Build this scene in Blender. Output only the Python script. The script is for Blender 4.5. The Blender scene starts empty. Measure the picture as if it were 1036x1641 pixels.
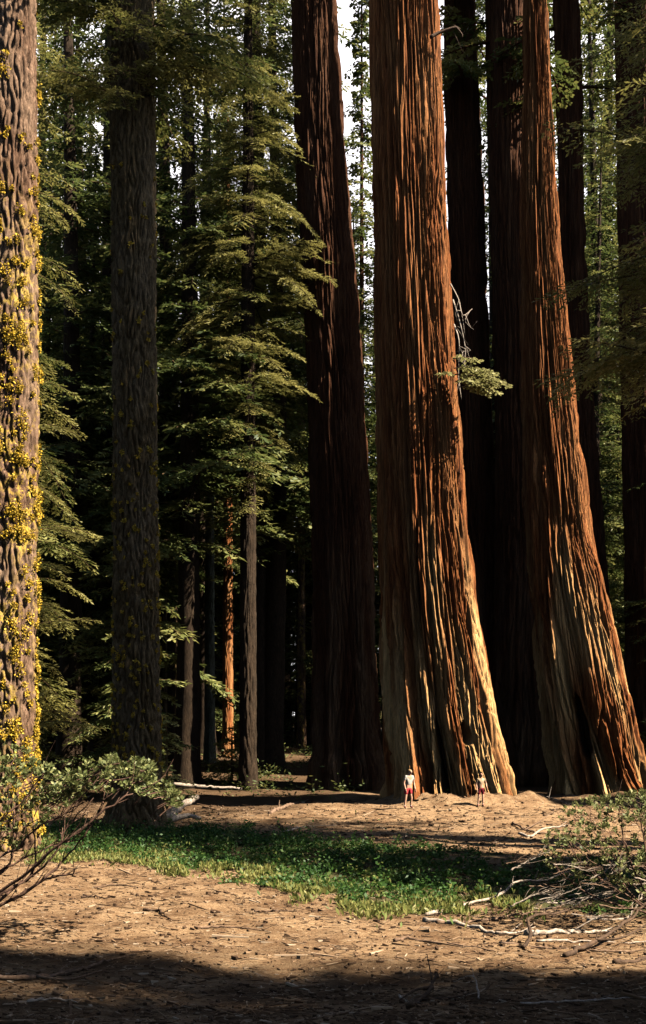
import bpy, math, random
import numpy as np
from mathutils import Vector

random.seed(7)
RNG = np.random.default_rng(11)
SC = bpy.context.scene
COL = SC.collection
H = 3.3            # eye height (m)
F = 1800.0         # focal length in photo pixels (photo 1036 x 1641)
HY = 1180.0        # horizon row in the photo


# ------------------------------------------------------------------ helpers
def W(px, py, d):
    """photo pixel at distance d -> world point"""
    return np.array([(px - 518.0) / F * d, d, H - (py - HY) / F * d])


def wx(px, d):
    return (px - 518.0) / F * d


def wz(py, d):
    return H - (py - HY) / F * d


def _h(ix, iy, seed):
    n = (ix.astype(np.int64) * 374761393 + iy.astype(np.int64) * 668265263 + seed * 1274126177) & 0x7FFFFFFF
    n = ((n ^ (n >> 13)) * 1274126177) & 0x7FFFFFFF
    n = (n ^ (n >> 16))
    return (n % 100003) / 100003.0


def gnoise(u, v, seed=0, pu=0):
    """2-D gradient noise about -1..1; periodic in u with period pu cells if pu > 0"""
    u = np.asarray(u, float); v = np.asarray(v, float)
    u, v = np.broadcast_arrays(u, v)
    iu = np.floor(u); iv = np.floor(v)
    fu = u - iu; fv = v - iv
    su = fu * fu * fu * (fu * (fu * 6 - 15) + 10); sv = fv * fv * fv * (fv * (fv * 6 - 15) + 10)
    out = 0
    for du in (0, 1):
        for dv in (0, 1):
            a = iu + du
            if pu: a = np.mod(a, pu)
            ang = _h(a, iv + dv, seed) * 2 * np.pi
            g = np.cos(ang) * (fu - du) + np.sin(ang) * (fv - dv)
            out = out + g * (su if du else 1 - su) * (sv if dv else 1 - sv)
    return out * 1.45


def fbm(u, v, seed=0, oct=4):
    a, s, f = 1.0, 0, 1.0
    for k in range(oct):
        s = s + a * gnoise(u * f, v * f, seed + k * 17); a *= .5; f *= 2.03
    return s


def smooth(x, a, b):
    t = np.clip((x - a) / (b - a), 0, 1)
    return t * t * (3 - 2 * t)


def ground(x, y):
    x = np.asarray(x, float); y = np.asarray(y, float)
    z = 0.45 * np.exp(-(((x - 6) / 8.5) ** 2 + ((y - 51) / 6.5) ** 2))
    rise = np.where(y < 53, 0, np.where(y < 96, (y - 53) * 0.078, 3.35 + (y - 96) * 0.02))
    z = z + rise * (1 - 0.55 * smooth(x, 0, 6) * (y < 90))
    z = z + 0.10 * fbm(x / 4.5, y / 4.5, 3, 2) + 0.045 * fbm(x / .9, y / .9, 9, 2)
    z = z + 0.25 * smooth(y, 16, 9)
    for cx, cy, rr in ((6.4, 51, 2.9), (15.2, 56, 3.1)):       # bark and duff heaped round the trunks
        dd = np.sqrt((x - cx) ** 2 + (y - cy) ** 2)
        z = z + (.38 + .22 * gnoise(x / .8, y / .8, 19)) * np.exp(-((dd - rr) / .75) ** 2)
    return z


def mk(name, verts, faces, mat, parent=None, loc=None, smooth_=True, attrs=None):
    """faces: (n,3|4) int array or list"""
    me = bpy.data.meshes.new(name)
    verts = np.asarray(verts, np.float32)
    if isinstance(faces, np.ndarray):
        k = faces.shape[1]; n = faces.shape[0]
        me.vertices.add(len(verts)); me.vertices.foreach_set('co', verts.ravel())
        me.loops.add(n * k); me.loops.foreach_set('vertex_index', faces.astype(np.int32).ravel())
        me.polygons.add(n); me.polygons.foreach_set('loop_start', np.arange(0, n * k, k, dtype=np.int32))
        me.update(calc_edges=True)
    else:
        me.from_pydata([tuple(v) for v in verts], [], [tuple(f) for f in faces])
    me.polygons.foreach_set('use_smooth', np.full(len(me.polygons), bool(smooth_)))
    for an, av in (attrs or {}).items():
        at = me.attributes.new(an, 'FLOAT', 'POINT'); at.data.foreach_set('value', np.asarray(av, np.float32).ravel())
    if isinstance(mat, (list, tuple)):
        for m in mat: me.materials.append(m)
    else:
        me.materials.append(mat)
    me.update()
    o = bpy.data.objects.new(name, me); COL.objects.link(o)
    if parent is not None: o.parent = parent
    if loc is not None: o.location = loc
    return o


def empty(name, loc, label, cat, group=None):
    o = bpy.data.objects.new(name, None); COL.objects.link(o)
    o.location = loc; o.empty_display_size = .3
    return tag(o, label, cat, group)


def tag(o, label, cat, group=None):
    o['label'] = label; o['category'] = cat
    if group: o['group'] = group
    return o


def dup(root, loc, rotz=0, scale=1.0, label=None, group=None):
    r = root.copy(); COL.objects.link(r); r.location = loc; r.rotation_euler = (0, 0, rotz)
    r.scale = (scale,) * 3 if not isinstance(scale, tuple) else scale
    if label: r['label'] = label
    if group: r['group'] = group
    for ch in list(root.children):
        c = ch.copy(); COL.objects.link(c); c.parent = r
    return r


class Geo:
    """collects quads"""
    def __init__(s): s.v = []; s.f = []; s.n = 0; s.t = []; s.m = []; s.mi = 0
    def add(s, v, f, tone=0.5):
        v = np.asarray(v, np.float32)
        s.v.append(v); s.f.append(np.asarray(f, np.int64) + s.n); s.n += len(v); s.m.append(np.full(len(f), s.mi, np.int32))
        s.t.append(np.full(len(v), tone, np.float32) if np.isscalar(tone) else np.asarray(tone, np.float32))
    def build(s, name, mat, parent=None, loc=None, smooth_=True):
        o = mk(name, np.concatenate(s.v), np.concatenate(s.f), mat, parent, loc, smooth_, {'tone': np.concatenate(s.t)})
        if isinstance(mat, (list, tuple)): o.data.polygons.foreach_set('material_index', np.concatenate(s.m)); o.data.update()
        return o
    def join(s, other, mi=1):
        k = s.mi; s.mi = mi
        for v, f, t, in zip(other.v, other.f, other.t): s.v.append(v); s.f.append(f + s.n); s.t.append(t); s.m.append(np.full(len(f), mi, np.int32))
        s.n += other.n; s.mi = k
        return s


def tube(g, pts, rad, sides=6, tone=.5, wob=0.0):
    pts = np.asarray(pts, float); n = len(pts)
    rad = np.full(n, rad) if np.isscalar(rad) else np.asarray(rad, float)
    tan = np.gradient(pts, axis=0); tan /= np.linalg.norm(tan, axis=1, keepdims=True) + 1e-9
    ref = np.array([0, 0, 1.0]) if abs(tan[0][2]) < .8 else np.array([1.0, 0, 0])
    s1 = np.cross(tan, ref); s1 /= np.linalg.norm(s1, axis=1, keepdims=True) + 1e-9
    s2 = np.cross(s1, tan)
    th = np.linspace(0, 2 * np.pi, sides, endpoint=False)
    rr = rad[:, None] * (1 + wob * RNG.uniform(-1, 1, (n, sides)))
    v = pts[:, None, :] + rr[..., None] * (np.cos(th)[None, :, None] * s1[:, None, :] + np.sin(th)[None, :, None] * s2[:, None, :])
    i = np.arange(n - 1)[:, None] * sides; j = np.arange(sides)[None, :]; k = (np.arange(sides) + 1) % sides
    f = np.stack([i + j, i + k[None, :], i + sides + k[None, :], i + sides + j], -1).reshape(-1, 4)
    v = v.reshape(-1, 3)
    # end caps as small fans of quads
    c0, c1 = len(v), len(v) + 1
    v = np.vstack([v, pts[:1], pts[-1:]])
    caps = []
    for a in range(0, sides, 2):
        b, c = (a + 1) % sides, (a + 2) % sides
        caps.append([c0, c, b, a]); o = (n - 1) * sides
        caps.append([c1, o + a, o + b, o + c])
    g.add(v, np.vstack([f, np.array(caps)]), tone)


def curve_pts(pts, n=24):
    """Catmull-Rom through control points"""
    p = np.asarray(pts, float)
    if len(p) == 2: return p[0] + (p[1] - p[0]) * np.linspace(0, 1, n)[:, None]
    q = np.vstack([2 * p[0] - p[1], p, 2 * p[-1] - p[-2]])
    t = np.linspace(0, len(p) - 1 - 1e-6, n); i = t.astype(int); f = (t - i)[:, None]
    a, b, c, d = q[i], q[i + 1], q[i + 2], q[i + 3]
    return .5 * ((2 * b) + (c - a) * f + (2 * a - 5 * b + 4 * c - d) * f ** 2 + (3 * b - a - 3 * c + d) * f ** 3)


# ------------------------------------------------------------------ materials
def newmat(name, rough=.9, spec=.15):
    m = bpy.data.materials.new(name); m.use_nodes = True
    nt = m.node_tree; b = nt.nodes['Principled BSDF']
    b.inputs['Roughness'].default_value = rough
    b.inputs['Specular IOR Level'].default_value = spec
    return m, nt, b


def N(nt, typ, **kw):
    n = nt.nodes.new(typ)
    for k, v in kw.items():
        if k in n.inputs.keys() if hasattr(n.inputs, 'keys') else False: n.inputs[k].default_value = v
        else: setattr(n, k, v)
    return n


def ramp(nt, stops):
    r = nt.nodes.new('ShaderNodeValToRGB'); e = r.color_ramp.elements
    while len(e) < len(stops): e.new(.5)
    for el, (p, c) in zip(e, stops):
        el.position = p; el.color = (*c, 1)
    return r


def noise_node(nt, scale, vec, detail=4, rough=.6, dist=0):
    n = nt.nodes.new('ShaderNodeTexNoise'); n.inputs['Scale'].default_value = scale
    n.inputs['Detail'].default_value = detail; n.inputs['Roughness'].default_value = rough
    n.inputs['Distortion'].default_value = dist
    nt.links.new(vec, n.inputs['Vector']); return n


def mapping(nt, scale, src='Object'):
    tc = nt.nodes.new('ShaderNodeTexCoord'); mp = nt.nodes.new('ShaderNodeMapping')
    mp.inputs['Scale'].default_value = scale
    nt.links.new(tc.outputs[src], mp.inputs['Vector']); return mp.outputs['Vector']


def mix(nt, fac, a, b, blend='MIX'):
    m = nt.nodes.new('ShaderNodeMix'); m.data_type = 'RGBA'; m.blend_type = blend
    for s, i in ((fac, 0), (a, 6), (b, 7)):
        if hasattr(s, 'is_output'): nt.links.new(s, m.inputs[i])
        elif i == 0: m.inputs[0].default_value = s
        else: m.inputs[i].default_value = (*s, 1)
    return m.outputs[2]


def bump(nt, h, b, strength=.6, dist=.03):
    bp = nt.nodes.new('ShaderNodeBump'); bp.inputs['Strength'].default_value = strength
    bp.inputs['Distance'].default_value = dist
    nt.links.new(h, bp.inputs['Height']); nt.links.new(bp.outputs['Normal'], b.inputs['Normal'])


def attr(nt, name):
    a = nt.nodes.new('ShaderNodeAttribute'); a.attribute_name = name; return a.outputs['Fac']


def bark_mat(name, dark, mid, light, pale, zs=.06, sc=9.0, bstr=.7, bdist=.05, crust=False):
    m, nt, b = newmat(name)
    v = mapping(nt, (1, 1, zs))
    n1 = noise_node(nt, sc, v, 5, .65, .6)
    r = ramp(nt, [(.28, dark), (.48, mid), (.72, light)])
    nt.links.new(n1.outputs['Fac'], r.inputs['Fac'])
    c = mix(nt, attr(nt, 'pale'), r.outputs['Color'], pale)
    n2 = noise_node(nt, sc * 3.1, v, 4, .7, .3)
    r2 = ramp(nt, [(.32, (.42, .36, .32)), (.5, (.9, .88, .86)), (.7, (1.25, 1.22, 1.18))])
    nt.links.new(n2.outputs['Fac'], r2.inputs['Fac'])
    c = mix(nt, 1.0, c, r2.outputs['Color'], 'MULTIPLY')
    if crust:
        vl = mapping(nt, (1, 1, .8)); nl = noise_node(nt, 4.2, vl, 5, .7, .3)
        rl = ramp(nt, [(.50, (0, 0, 0)), (.545, (1, 1, 1))]); nt.links.new(nl.outputs['Fac'], rl.inputs['Fac'])
        nm = noise_node(nt, 30, vl, 3); rm = ramp(nt, [(.3, (.30, .19, .03)), (.7, (.62, .42, .07))]); nt.links.new(nm.outputs['Fac'], rm.inputs['Fac'])
        ml = nt.nodes.new('ShaderNodeMath'); ml.operation = 'MULTIPLY'; nt.links.new(rl.outputs['Color'], ml.inputs[0]); nt.links.new(attr(nt, 'lich'), ml.inputs[1])
        c = mix(nt, ml.outputs[0], c, rm.outputs['Color'])
    c = mix(nt, attr(nt, 'char'), c, (.012, .010, .009))
    nt.links.new(c, b.inputs['Base Color'])
    bump(nt, n2.outputs['Fac'], b, bstr, bdist)
    return m


M = {}
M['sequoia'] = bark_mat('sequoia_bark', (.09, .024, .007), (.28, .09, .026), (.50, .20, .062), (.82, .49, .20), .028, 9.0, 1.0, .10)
M['sequoia_shaded'] = bark_mat('sequoia_bark_shaded', (.035, .013, .006), (.085, .032, .013), (.15, .06, .024), (.40, .24, .13), .028, 9.0, 1.0, .10)  # darker copy of the sequoia bark, shade of the rear trunks in its colour
M['fir_bark'] = bark_mat('fir_bark', (.028, .019, .008), (.10, .066, .028), (.21, .145, .07), (.34, .25, .16), .25, 8.0, .9, .05)
M['pink_bark'] = bark_mat('fir_bark_weathered', (.032, .017, .010), (.12, .064, .036), (.30, .19, .125), (.34, .24, .16), .2, 9.0, .9, .05, crust=True)
M['shaded_bark'] = bark_mat('shaded_bark', (.010, .007, .004), (.028, .018, .010), (.055, .035, .02), (.07, .045, .028), .25, 8.0, .9, .05)  # fir bark with the forest shade put into its colour
M['grey_bark'] = bark_mat('grey_bark', (.05, .05, .035), (.14, .14, .095), (.26, .25, .18), (.34, .3, .2), .25, 8.0, .9, .05)


def leaf_mat(name, c0, c1, c2, trans=.35):
    m, nt, b = newmat(name, .55, .25)
    r = ramp(nt, [(0, c0), (.5, c1), (1, c2)])
    nt.links.new(attr(nt, 'tone'), r.inputs['Fac'])
    nt.links.new(r.outputs['Color'], b.inputs['Base Color'])
    t = nt.nodes.new('ShaderNodeBsdfTranslucent'); nt.links.new(r.outputs['Color'], t.inputs['Color'])
    ms = nt.nodes.new('ShaderNodeMixShader'); ms.inputs[0].default_value = trans
    nt.links.new(b.outputs[0], ms.inputs[1]); nt.links.new(t.outputs[0], ms.inputs[2])
    nt.links.new(ms.outputs[0], nt.nodes['Material Output'].inputs['Surface'])
    return m


M['needles'] = leaf_mat('fir_needles', (.030, .050, .016), (.10, .118, .028), (.27, .235, .065))
M['needles_far'] = leaf_mat('far_needles', (.026, .046, .016), (.09, .115, .030), (.26, .24, .07))
M['needles_light'] = leaf_mat('light_needles', (.06, .085, .025), (.16, .17, .05), (.34, .31, .12))
M['cover'] = leaf_mat('low_green_leaves', (.025, .065, .014), (.055, .12, .022), (.26, .24, .07))
M['bush'] = leaf_mat('bush_leaves', (.045, .062, .018), (.12, .14, .042), (.33, .31, .12), .25)
M['lichen'] = leaf_mat('wolf_lichen', (.36, .21, .025), (.58, .37, .04), (.72, .53, .10), .2)


for nn in M['lichen'].node_tree.nodes:
    if nn.type == 'BSDF_PRINCIPLED': nn.inputs['Roughness'].default_value = 1; nn.inputs['Specular IOR Level'].default_value = 0


def wood_mat(name, c0, c1, c2):
    m, nt, b = newmat(name, .85, .2)
    v = mapping(nt, (1, 1, 1))
    n = noise_node(nt, 14, v, 4, .7)
    r = ramp(nt, [(.3, c0), (.5, c1), (.75, c2)]); nt.links.new(n.outputs['Fac'], r.inputs['Fac'])
    nt.links.new(r.outputs['Color'], b.inputs['Base Color'])
    bump(nt, n.outputs['Fac'], b, .5, .02)
    return m


M['pale_wood'] = wood_mat('weathered_wood', (.14, .10, .07), (.32, .25, .19), (.52, .45, .36))
M['brown_wood'] = wood_mat('brown_wood', (.06, .035, .02), (.15, .09, .055), (.30, .20, .13))
M['dark_wood'] = wood_mat('dark_wood', (.025, .015, .010), (.06, .035, .02), (.12, .07, .04))
M['stem'] = wood_mat('bush_stem', (.04, .022, .014), (.11, .06, .04), (.24, .14, .09))


def ground_mat():
    m, nt, b = newmat('forest_floor', .95, .1)
    v = mapping(nt, (1, 1, 1))
    vs = mapping(nt, (.6, 1.3, 1))
    a = noise_node(nt, .8, v, 5, .65)
    f = noise_node(nt, 9, vs, 6, .75, .4)
    g = noise_node(nt, 38, vs, 4, .8)
    r = ramp(nt, [(.30, (.15, .082, .042)), (.45, (.33, .205, .108)), (.66, (.45, .32, .185))])
    nt.links.new(f.outputs['Fac'], r.inputs['Fac'])
    r2 = ramp(nt, [(.36, (.42, .36, .32)), (.56, (1.0, 1.0, 1.0)), (.75, (1.25, 1.22, 1.2))])
    nt.links.new(g.outputs['Fac'], r2.inputs['Fac'])
    c = mix(nt, 1, r.outputs['Color'], r2.outputs['Color'], 'MULTIPLY')
    # patches of darker, damp duff
    r3 = ramp(nt, [(.38, (.36, .28, .23)), (.52, (.85, .82, .80)), (.62, (1.06, 1.04, 1.02))]); nt.links.new(a.outputs['Fac'], r3.inputs['Fac'])
    c = mix(nt, .75, c, r3.outputs['Color'], 'MULTIPLY')
    # mossy soil under the green ground cover, dark duff in the forest, and shade painted in front and to the left
    c = mix(nt, attr(nt, 'moss'), c, (.045, .06, .018))
    c = mix(nt, attr(nt, 'duff_shade'), c, (.07, .040, .020))
    nt.links.new(c, b.inputs['Base Color'])
    ad = nt.nodes.new('ShaderNodeMath'); ad.operation = 'ADD'
    nt.links.new(f.outputs['Fac'], ad.inputs[0]); nt.links.new(g.outputs['Fac'], ad.inputs[1])
    bump(nt, ad.outputs[0], b, .9, .06)
    return m


M['ground'] = ground_mat()


# ------------------------------------------------------------------ ground
def cover_mask(x, y):
    """where the low green plants grow (world coordinates)"""
    n = fbm(x / 2.2, y / 2.2, 41, 3) * 2.6
    far = np.interp(x, [-14, -9, -6, -3, 0, 3, 6, 9], [37, 41.5, 42, 40, 35.5, 32, 30, 28]) + n
    near = np.interp(x, [-14, -9, -7, -4, -1, 0.5, 3, 6, 9], [36, 35, 31.5, 29, 25.5, 22.5, 21.8, 21.5, 22]) + n * .8
    return (y < far) & (y > near)


def build_ground():
    ys = np.concatenate([np.linspace(-60, 6, 16)[:-1], np.arange(6, 36, .13), np.arange(36, 62, .26), np.geomspace(62, 900, 46)])
    xs = np.concatenate([-np.geomspace(400, 15.2, 20)[:-1], np.arange(-15.2, 15.2, .17), np.geomspace(15.2, 400, 20)])
    X, Y = np.meshgrid(xs, ys)
    Z = ground(X, Y)
    moss = cover_mask(X, Y).astype(float) * .8
    duff_shade = smooth(Y + 2 * fbm(X / 3, Y / 3, 5, 2), 51 - 9 * smooth(X, 1.5, -2), 60 - 11 * smooth(X, 1.5, -2)) * .85  # dark forest duff; its earlier start on the left paints in shade
    duff_shade = np.maximum(duff_shade, .85 * smooth(fbm(X / 1.5, Y / .8, 6, 3), -.5, .5) * smooth(Y + .25 * X, 18.5, 15.5))  # darkens the near floor to deepen its shade in the colour
    ny, nx = X.shape
    i = np.arange(ny - 1)[:, None] * nx + np.arange(nx - 1)[None, :]
    f = np.stack([i, i + 1, i + nx + 1, i + nx], -1).reshape(-1, 4)
    o = mk('ground', np.stack([X, Y, Z], -1).reshape(-1, 3), f, M['ground'], attrs={'moss': moss, 'duff_shade': duff_shade})
    o['kind'] = 'structure'


build_ground()


# ------------------------------------------------------------------ trunks
def trunk(rows, d, ztop, mat, parent, kind='sequoia', na=300, nz=360, seed=1, cells=26, elong=5.0, depth=.3, flute=.9,
          flen=5.0, lobes=8, zbase=None, scar=None, pale_h=17.0, pale_amt=1.0, rtop=.55, name='trunk'):
    """rows: (photo row, left px, right px). Mesh coordinates relative to the parent's location."""
    rows = sorted(rows, key=lambda r: -r[0])
    zr = np.array([wz(r[0], d) for r in rows]); cl = np.array([wx(r[1], d) for r in rows]); cr = np.array([wx(r[2], d) for r in rows])
    z0 = (zr[0] if zbase is None else zbase) - .35
    # denser rows near the base
    t = np.linspace(0, 1, nz); zz = z0 + (ztop - z0) * (t ** 1.35)
    zvis = zr[-1]
    def sm(z, a):
        fine = np.linspace(z0, ztop, 600); val = np.interp(fine, zr, a)
        sl = (a[-1] - a[-2]) / (zr[-1] - zr[-2])
        up = fine > zvis
        val[up] = a[-1] + sl * (fine[up] - zvis)
        k = np.ones(9) / 9; val = np.convolve(np.pad(val, 4, mode='edge'), k, 'valid')
        return np.interp(z, fine, val)
    L, Rr = sm(zz, cl), sm(zz, cr)
    cx = (L + Rr) / 2; R = (Rr - L) / 2
    up = smooth(zz, zvis, ztop)
    R = R * (1 - (1 - rtop) * up)
    th = np.linspace(0, 2 * np.pi, na, endpoint=False)
    U = th[None, :] / (2 * np.pi); Z = zz[:, None]
    hz = Z - z0
    if kind == 'sequoia':
        a_f = flute * np.exp(-hz / flen) + .04 * R[:, None]
        n = gnoise(U * lobes + .25 * gnoise(U * 3, Z / 6, seed + 5, 3), Z / 22 + 0 * U, seed, lobes)
        fl = 1 - np.clip(np.abs(n) * 2.6, 0, 1) ** .7
        wu = U * cells + .45 * gnoise(U * 7, Z / 6.0, seed + 1, 7)
        n1 = gnoise(wu, Z / elong, seed + 2, cells)
        n1b = gnoise(wu + .37 + .5 * gnoise(U * 11, Z / 5.0, seed + 61, 11), Z / (elong * 1.5), seed + 62, cells)
        wf = .155 - .05 * np.exp(-hz / 14)
        f1 = np.maximum(np.exp(-(np.abs(n1) / wf) ** 1.7), .85 * np.exp(-(np.abs(n1b) / (wf * .85)) ** 1.7))
        plate = gnoise(wu * 2 + .5, Z / 5.0 + .25 * gnoise(U * cells * 4, Z / .3, seed + 71, cells * 4), seed + 63, cells * 2)
        plate = smooth(plate, .02, .10)
        c2 = int(cells * 2.6)
        n2 = gnoise(U * c2 + .5 * gnoise(U * 13, Z / 3.0, seed + 3, 13), Z / (elong * .55), seed + 4, c2)
        f2 = 1 - np.clip(np.abs(n2) * 2.6, 0, 1) ** .7
        dm = depth * (.42 + .58 * np.exp(-hz / 9)) * (.7 + .5 * gnoise(U * 5, Z / 4, seed + 8, 5))
        br = gnoise(U * cells * 2, Z / .45, seed + 12, cells * 2) * .03 * (.25 + np.exp(-hz / 6))
        lump = np.clip(gnoise(U * lobes * 2, Z / 1.1, seed + 14, lobes * 2), 0, 1) * .45 * np.exp(-hz / 1.6)
        c3 = int(cells * 6)
        n3 = gnoise(U * c3 + .5 * gnoise(U * 29, Z / 2.0, seed + 21, 29), Z / (elong * .5), seed + 22, c3)
        f3 = 1 - np.clip(np.abs(n3) * 2.2, 0, 1)
        disp = -a_f * fl - dm * f1 * 1.35 - depth * (.22 + .2 * np.exp(-hz / 12)) * f2 - .075 * f3 + br + lump - .08 * plate * (.5 + np.exp(-hz / 10))
        strip = gnoise(U * cells * .5 + .5, Z / 7, seed + 9, int(cells * .5))
        pale = np.clip(pale_amt * (smooth(-hz, -pale_h, -pale_h * .15) + .04) * (.42 + 1.6 * strip) + .10 * strip + .08 * np.exp(-hz / 5), 0, 1)
    else:
        n1 = gnoise(U * cells + .3 * gnoise(U * 9, Z * 1.8, seed + 1, 9), Z / elong, seed + 2, cells)
        f1 = 1 - np.clip(np.abs(n1) * 2.4, 0, 1) ** .7
        n2 = gnoise(U * cells * 2, Z / (elong * .3), seed + 4, cells * 2)
        butt = flute * np.exp(-hz / flen) * (.5 + .5 * np.cos(U * 2 * np.pi * lobes + seed))
        disp = -depth * f1 + depth * .4 * n2 - butt * .6
        pale = np.clip(.25 + .6 * gnoise(U * 6, Z / 3, seed + 9, 6), 0, 1) * pale_amt
    char = np.zeros_like(disp)
    if scar:
        for (sp, sy, sw, sh, sd) in scar:      # photo px of a burnt hollow on the camera side
            zc = wz(sy, d); xc = wx(sp, d)
            i0 = np.argmin(abs(zz - zc)); ang = np.arccos(np.clip((xc - cx[i0]) / R[i0], -1, 1))
            dth = (th - (2 * np.pi - ang))[None, :] * R[:, None]
            hgt = (Z - zc) / sh; wdt = sw * np.clip(1.0 - .35 * hgt, .1, 2)
            mask = smooth(-np.sqrt((dth / wdt) ** 2 + hgt ** 2 + .25 * gnoise(U * 40, Z / .5, seed + 33, 40)), -1.08, -.9)
            disp = disp - sd * mask; char = np.maximum(char, mask * .95)
    r = np.maximum(R[:, None] + disp, R[:, None] * .35)
    sx = cx[:, None] + r * np.cos(th); sy = r * np.sin(th) + d
    V = np.stack([sx, sy, Z + 0 * sx], -1).reshape(-1, 3) - np.array(parent.location)
    i = np.arange(nz - 1)[:, None] * na; j = np.arange(na)[None, :]; k = (np.arange(na) + 1) % na
    f = np.stack([i + j, i + k[None, :], i + na + k[None, :], i + na + j], -1).reshape(-1, 4)
    o = mk(name, V, f, mat, parent, attrs={'pale': pale + 0 * disp, 'char': char, 'lich': smooth(Z, 22, 13) * np.clip(.5 + 1.2 * gnoise(U * 5, Z / 2.4, 91, 5), 0, 1) + 0 * disp})
    return o, zz, cx, R


def axis_at(zz, cx, R, z):
    return np.interp(z, zz, cx), np.interp(z, zz, R)


# ------------------------------------------------------------------ conifer foliage
def leaf_quads(g, P, D, Nn, L, Wd, tone):
    """diamond-shaped sprays. P base, D direction, Nn side axis"""
    P = np.asarray(P); n = len(P)
    L = np.asarray(L).reshape(-1, 1); Wd = np.asarray(Wd).reshape(-1, 1)
    v = np.empty((n, 4, 3), np.float32)
    m = P + D * L * .55
    v[:, 0] = P; v[:, 1] = m + Nn * Wd; v[:, 2] = P + D * L; v[:, 3] = m - Nn * Wd
    f = np.arange(n * 4).reshape(n, 4)
    g.add(v.reshape(-1, 3), f, np.repeat(tone, 4))


def unit(a):
    return a / (np.linalg.norm(a, axis=-1, keepdims=True) + 1e-9)


def spray_branch(g, wood, base, az, L, pitch, droop, leaf=.2, lw=.045, gap=.24, step=.1, tone=.5, wrad=.03, dens=1.0):
    """one fir bough: a drooping axis with flat side sprays"""
    d = np.array([math.cos(az), math.sin(az), 0.0]); s = np.array([-d[1], d[0], 0.0]); up = np.array([0, 0, 1.0])
    tt = np.linspace(0, 1, 7)
    bend = random.uniform(-.15, .15)
    ax = base + d * (L * tt)[:, None] + up * (L * (pitch * tt - droop * tt ** 2))[:, None] + s * (L * bend * tt ** 2)[:, None]
    if wood is not None: tube(wood, ax, wrad * (1 - .8 * tt), 4, .4)
    n = max(4, int(L / gap))
    t = np.repeat(np.linspace(.12, 1, n), 2); side = np.tile([1, -1], n)
    t = np.clip(t + RNG.uniform(-.03, .03, len(t)), .05, 1)
    p0 = base + d * (L * t)[:, None] + up * (L * (pitch * t - droop * t ** 2))[:, None] + s * (L * bend * t ** 2)[:, None]
    ll = L * (.42 * (1 - t) ** .8 + .07) * RNG.uniform(.6, 1.2, len(t)) * np.where(t < .25, .6, 1)
    dirv = unit(d * .62 + s * side[:, None] * .8 + up * (pitch - 2 * droop * t)[:, None] * .5 + up * RNG.uniform(-.35, .08, len(t))[:, None])
    cnt = np.maximum(2, (ll / step * dens).astype(int))
    idx = np.repeat(np.arange(len(t)), cnt)
    within = np.concatenate([np.linspace(.08, 1, c) for c in cnt])
    P = p0[idx] + dirv[idx] * (ll[idx] * within)[:, None] + up * (-.12 * ll[idx] * within ** 2)[:, None]
    Dd = dirv[idx]; nrm = unit(np.cross(Dd, np.cross(up, Dd)) + RNG.normal(0, .25, (len(idx), 3)))
    lat = unit(np.cross(nrm, Dd))
    for sg in (1, -1):
        m = len(idx)
        ld = unit(Dd * RNG.uniform(.5, 1.1, m)[:, None] + lat * (sg * RNG.uniform(.4, .9, m))[:, None] + up * RNG.uniform(-.35, .15, m)[:, None])
        sd = unit(np.cross(nrm + RNG.normal(0, .35, (m, 3)), ld))
        sz = RNG.uniform(.6, 1.2, m)
        tn = np.clip(tone + .28 * (t[idx] - .5) + RNG.normal(0, .12, m) + .15 * within, 0, 1)
        leaf_quads(g, P, ld, sd, leaf * sz, lw * sz, tn)


def crown_tree(parent, mat, zb, zt, Lb, Lt, nb, leaf, lw, gap, step, trunk_at, wood_mat, seed, azr=None, dens=1.0, pitch=.12, droop=.32, tone=.5,
               prof=None, wr=.035):
    random.seed(seed)
    g = Geo(); w = Geo()
    org = np.array(parent.location)
    for k in range(nb):
        u = (k + random.random()) / nb
        z = zb + (zt - zb) * u
        L = (Lb + (Lt - Lb) * u ** 1.1) * random.uniform(.4, 1.25)
        if prof: L *= prof(u)
        az = random.uniform(0, 2 * math.pi) if azr is None else math.radians(random.uniform(*azr))
        x, y, r = trunk_at(z)
        b = np.array([x + .6 * r * math.cos(az), y + .6 * r * math.sin(az), z]) - org
        spray_branch(g, w, b, az, L, pitch + random.uniform(-.3, .22), droop * random.uniform(.4, 1.5), leaf, lw, gap, step,
                     np.clip(tone + random.gauss(0, .13), 0, 1), wr * L / 3, dens)
    return g.join(w).build('crown', [mat, wood_mat], parent)


# ------------------------------------------------------------------ the giant sequoias
def base_of(px, d):
    x = wx(px, d); return (x, d, float(ground(x, d)))


def sequoia(label, rows, d, ztop, mat='sequoia', **kw):
    bx = (rows[-1][1] + rows[-1][2]) / 2
    t = empty('giant_sequoia', base_of(bx, d), label, 'tree', 'giant sequoias of the grove')
    o, zz, cx, R = trunk(rows, d, ztop, M[mat], t, **kw)
    return t, (lambda z: (np.interp(z, zz, cx), d, np.interp(z, zz, R)))


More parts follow.
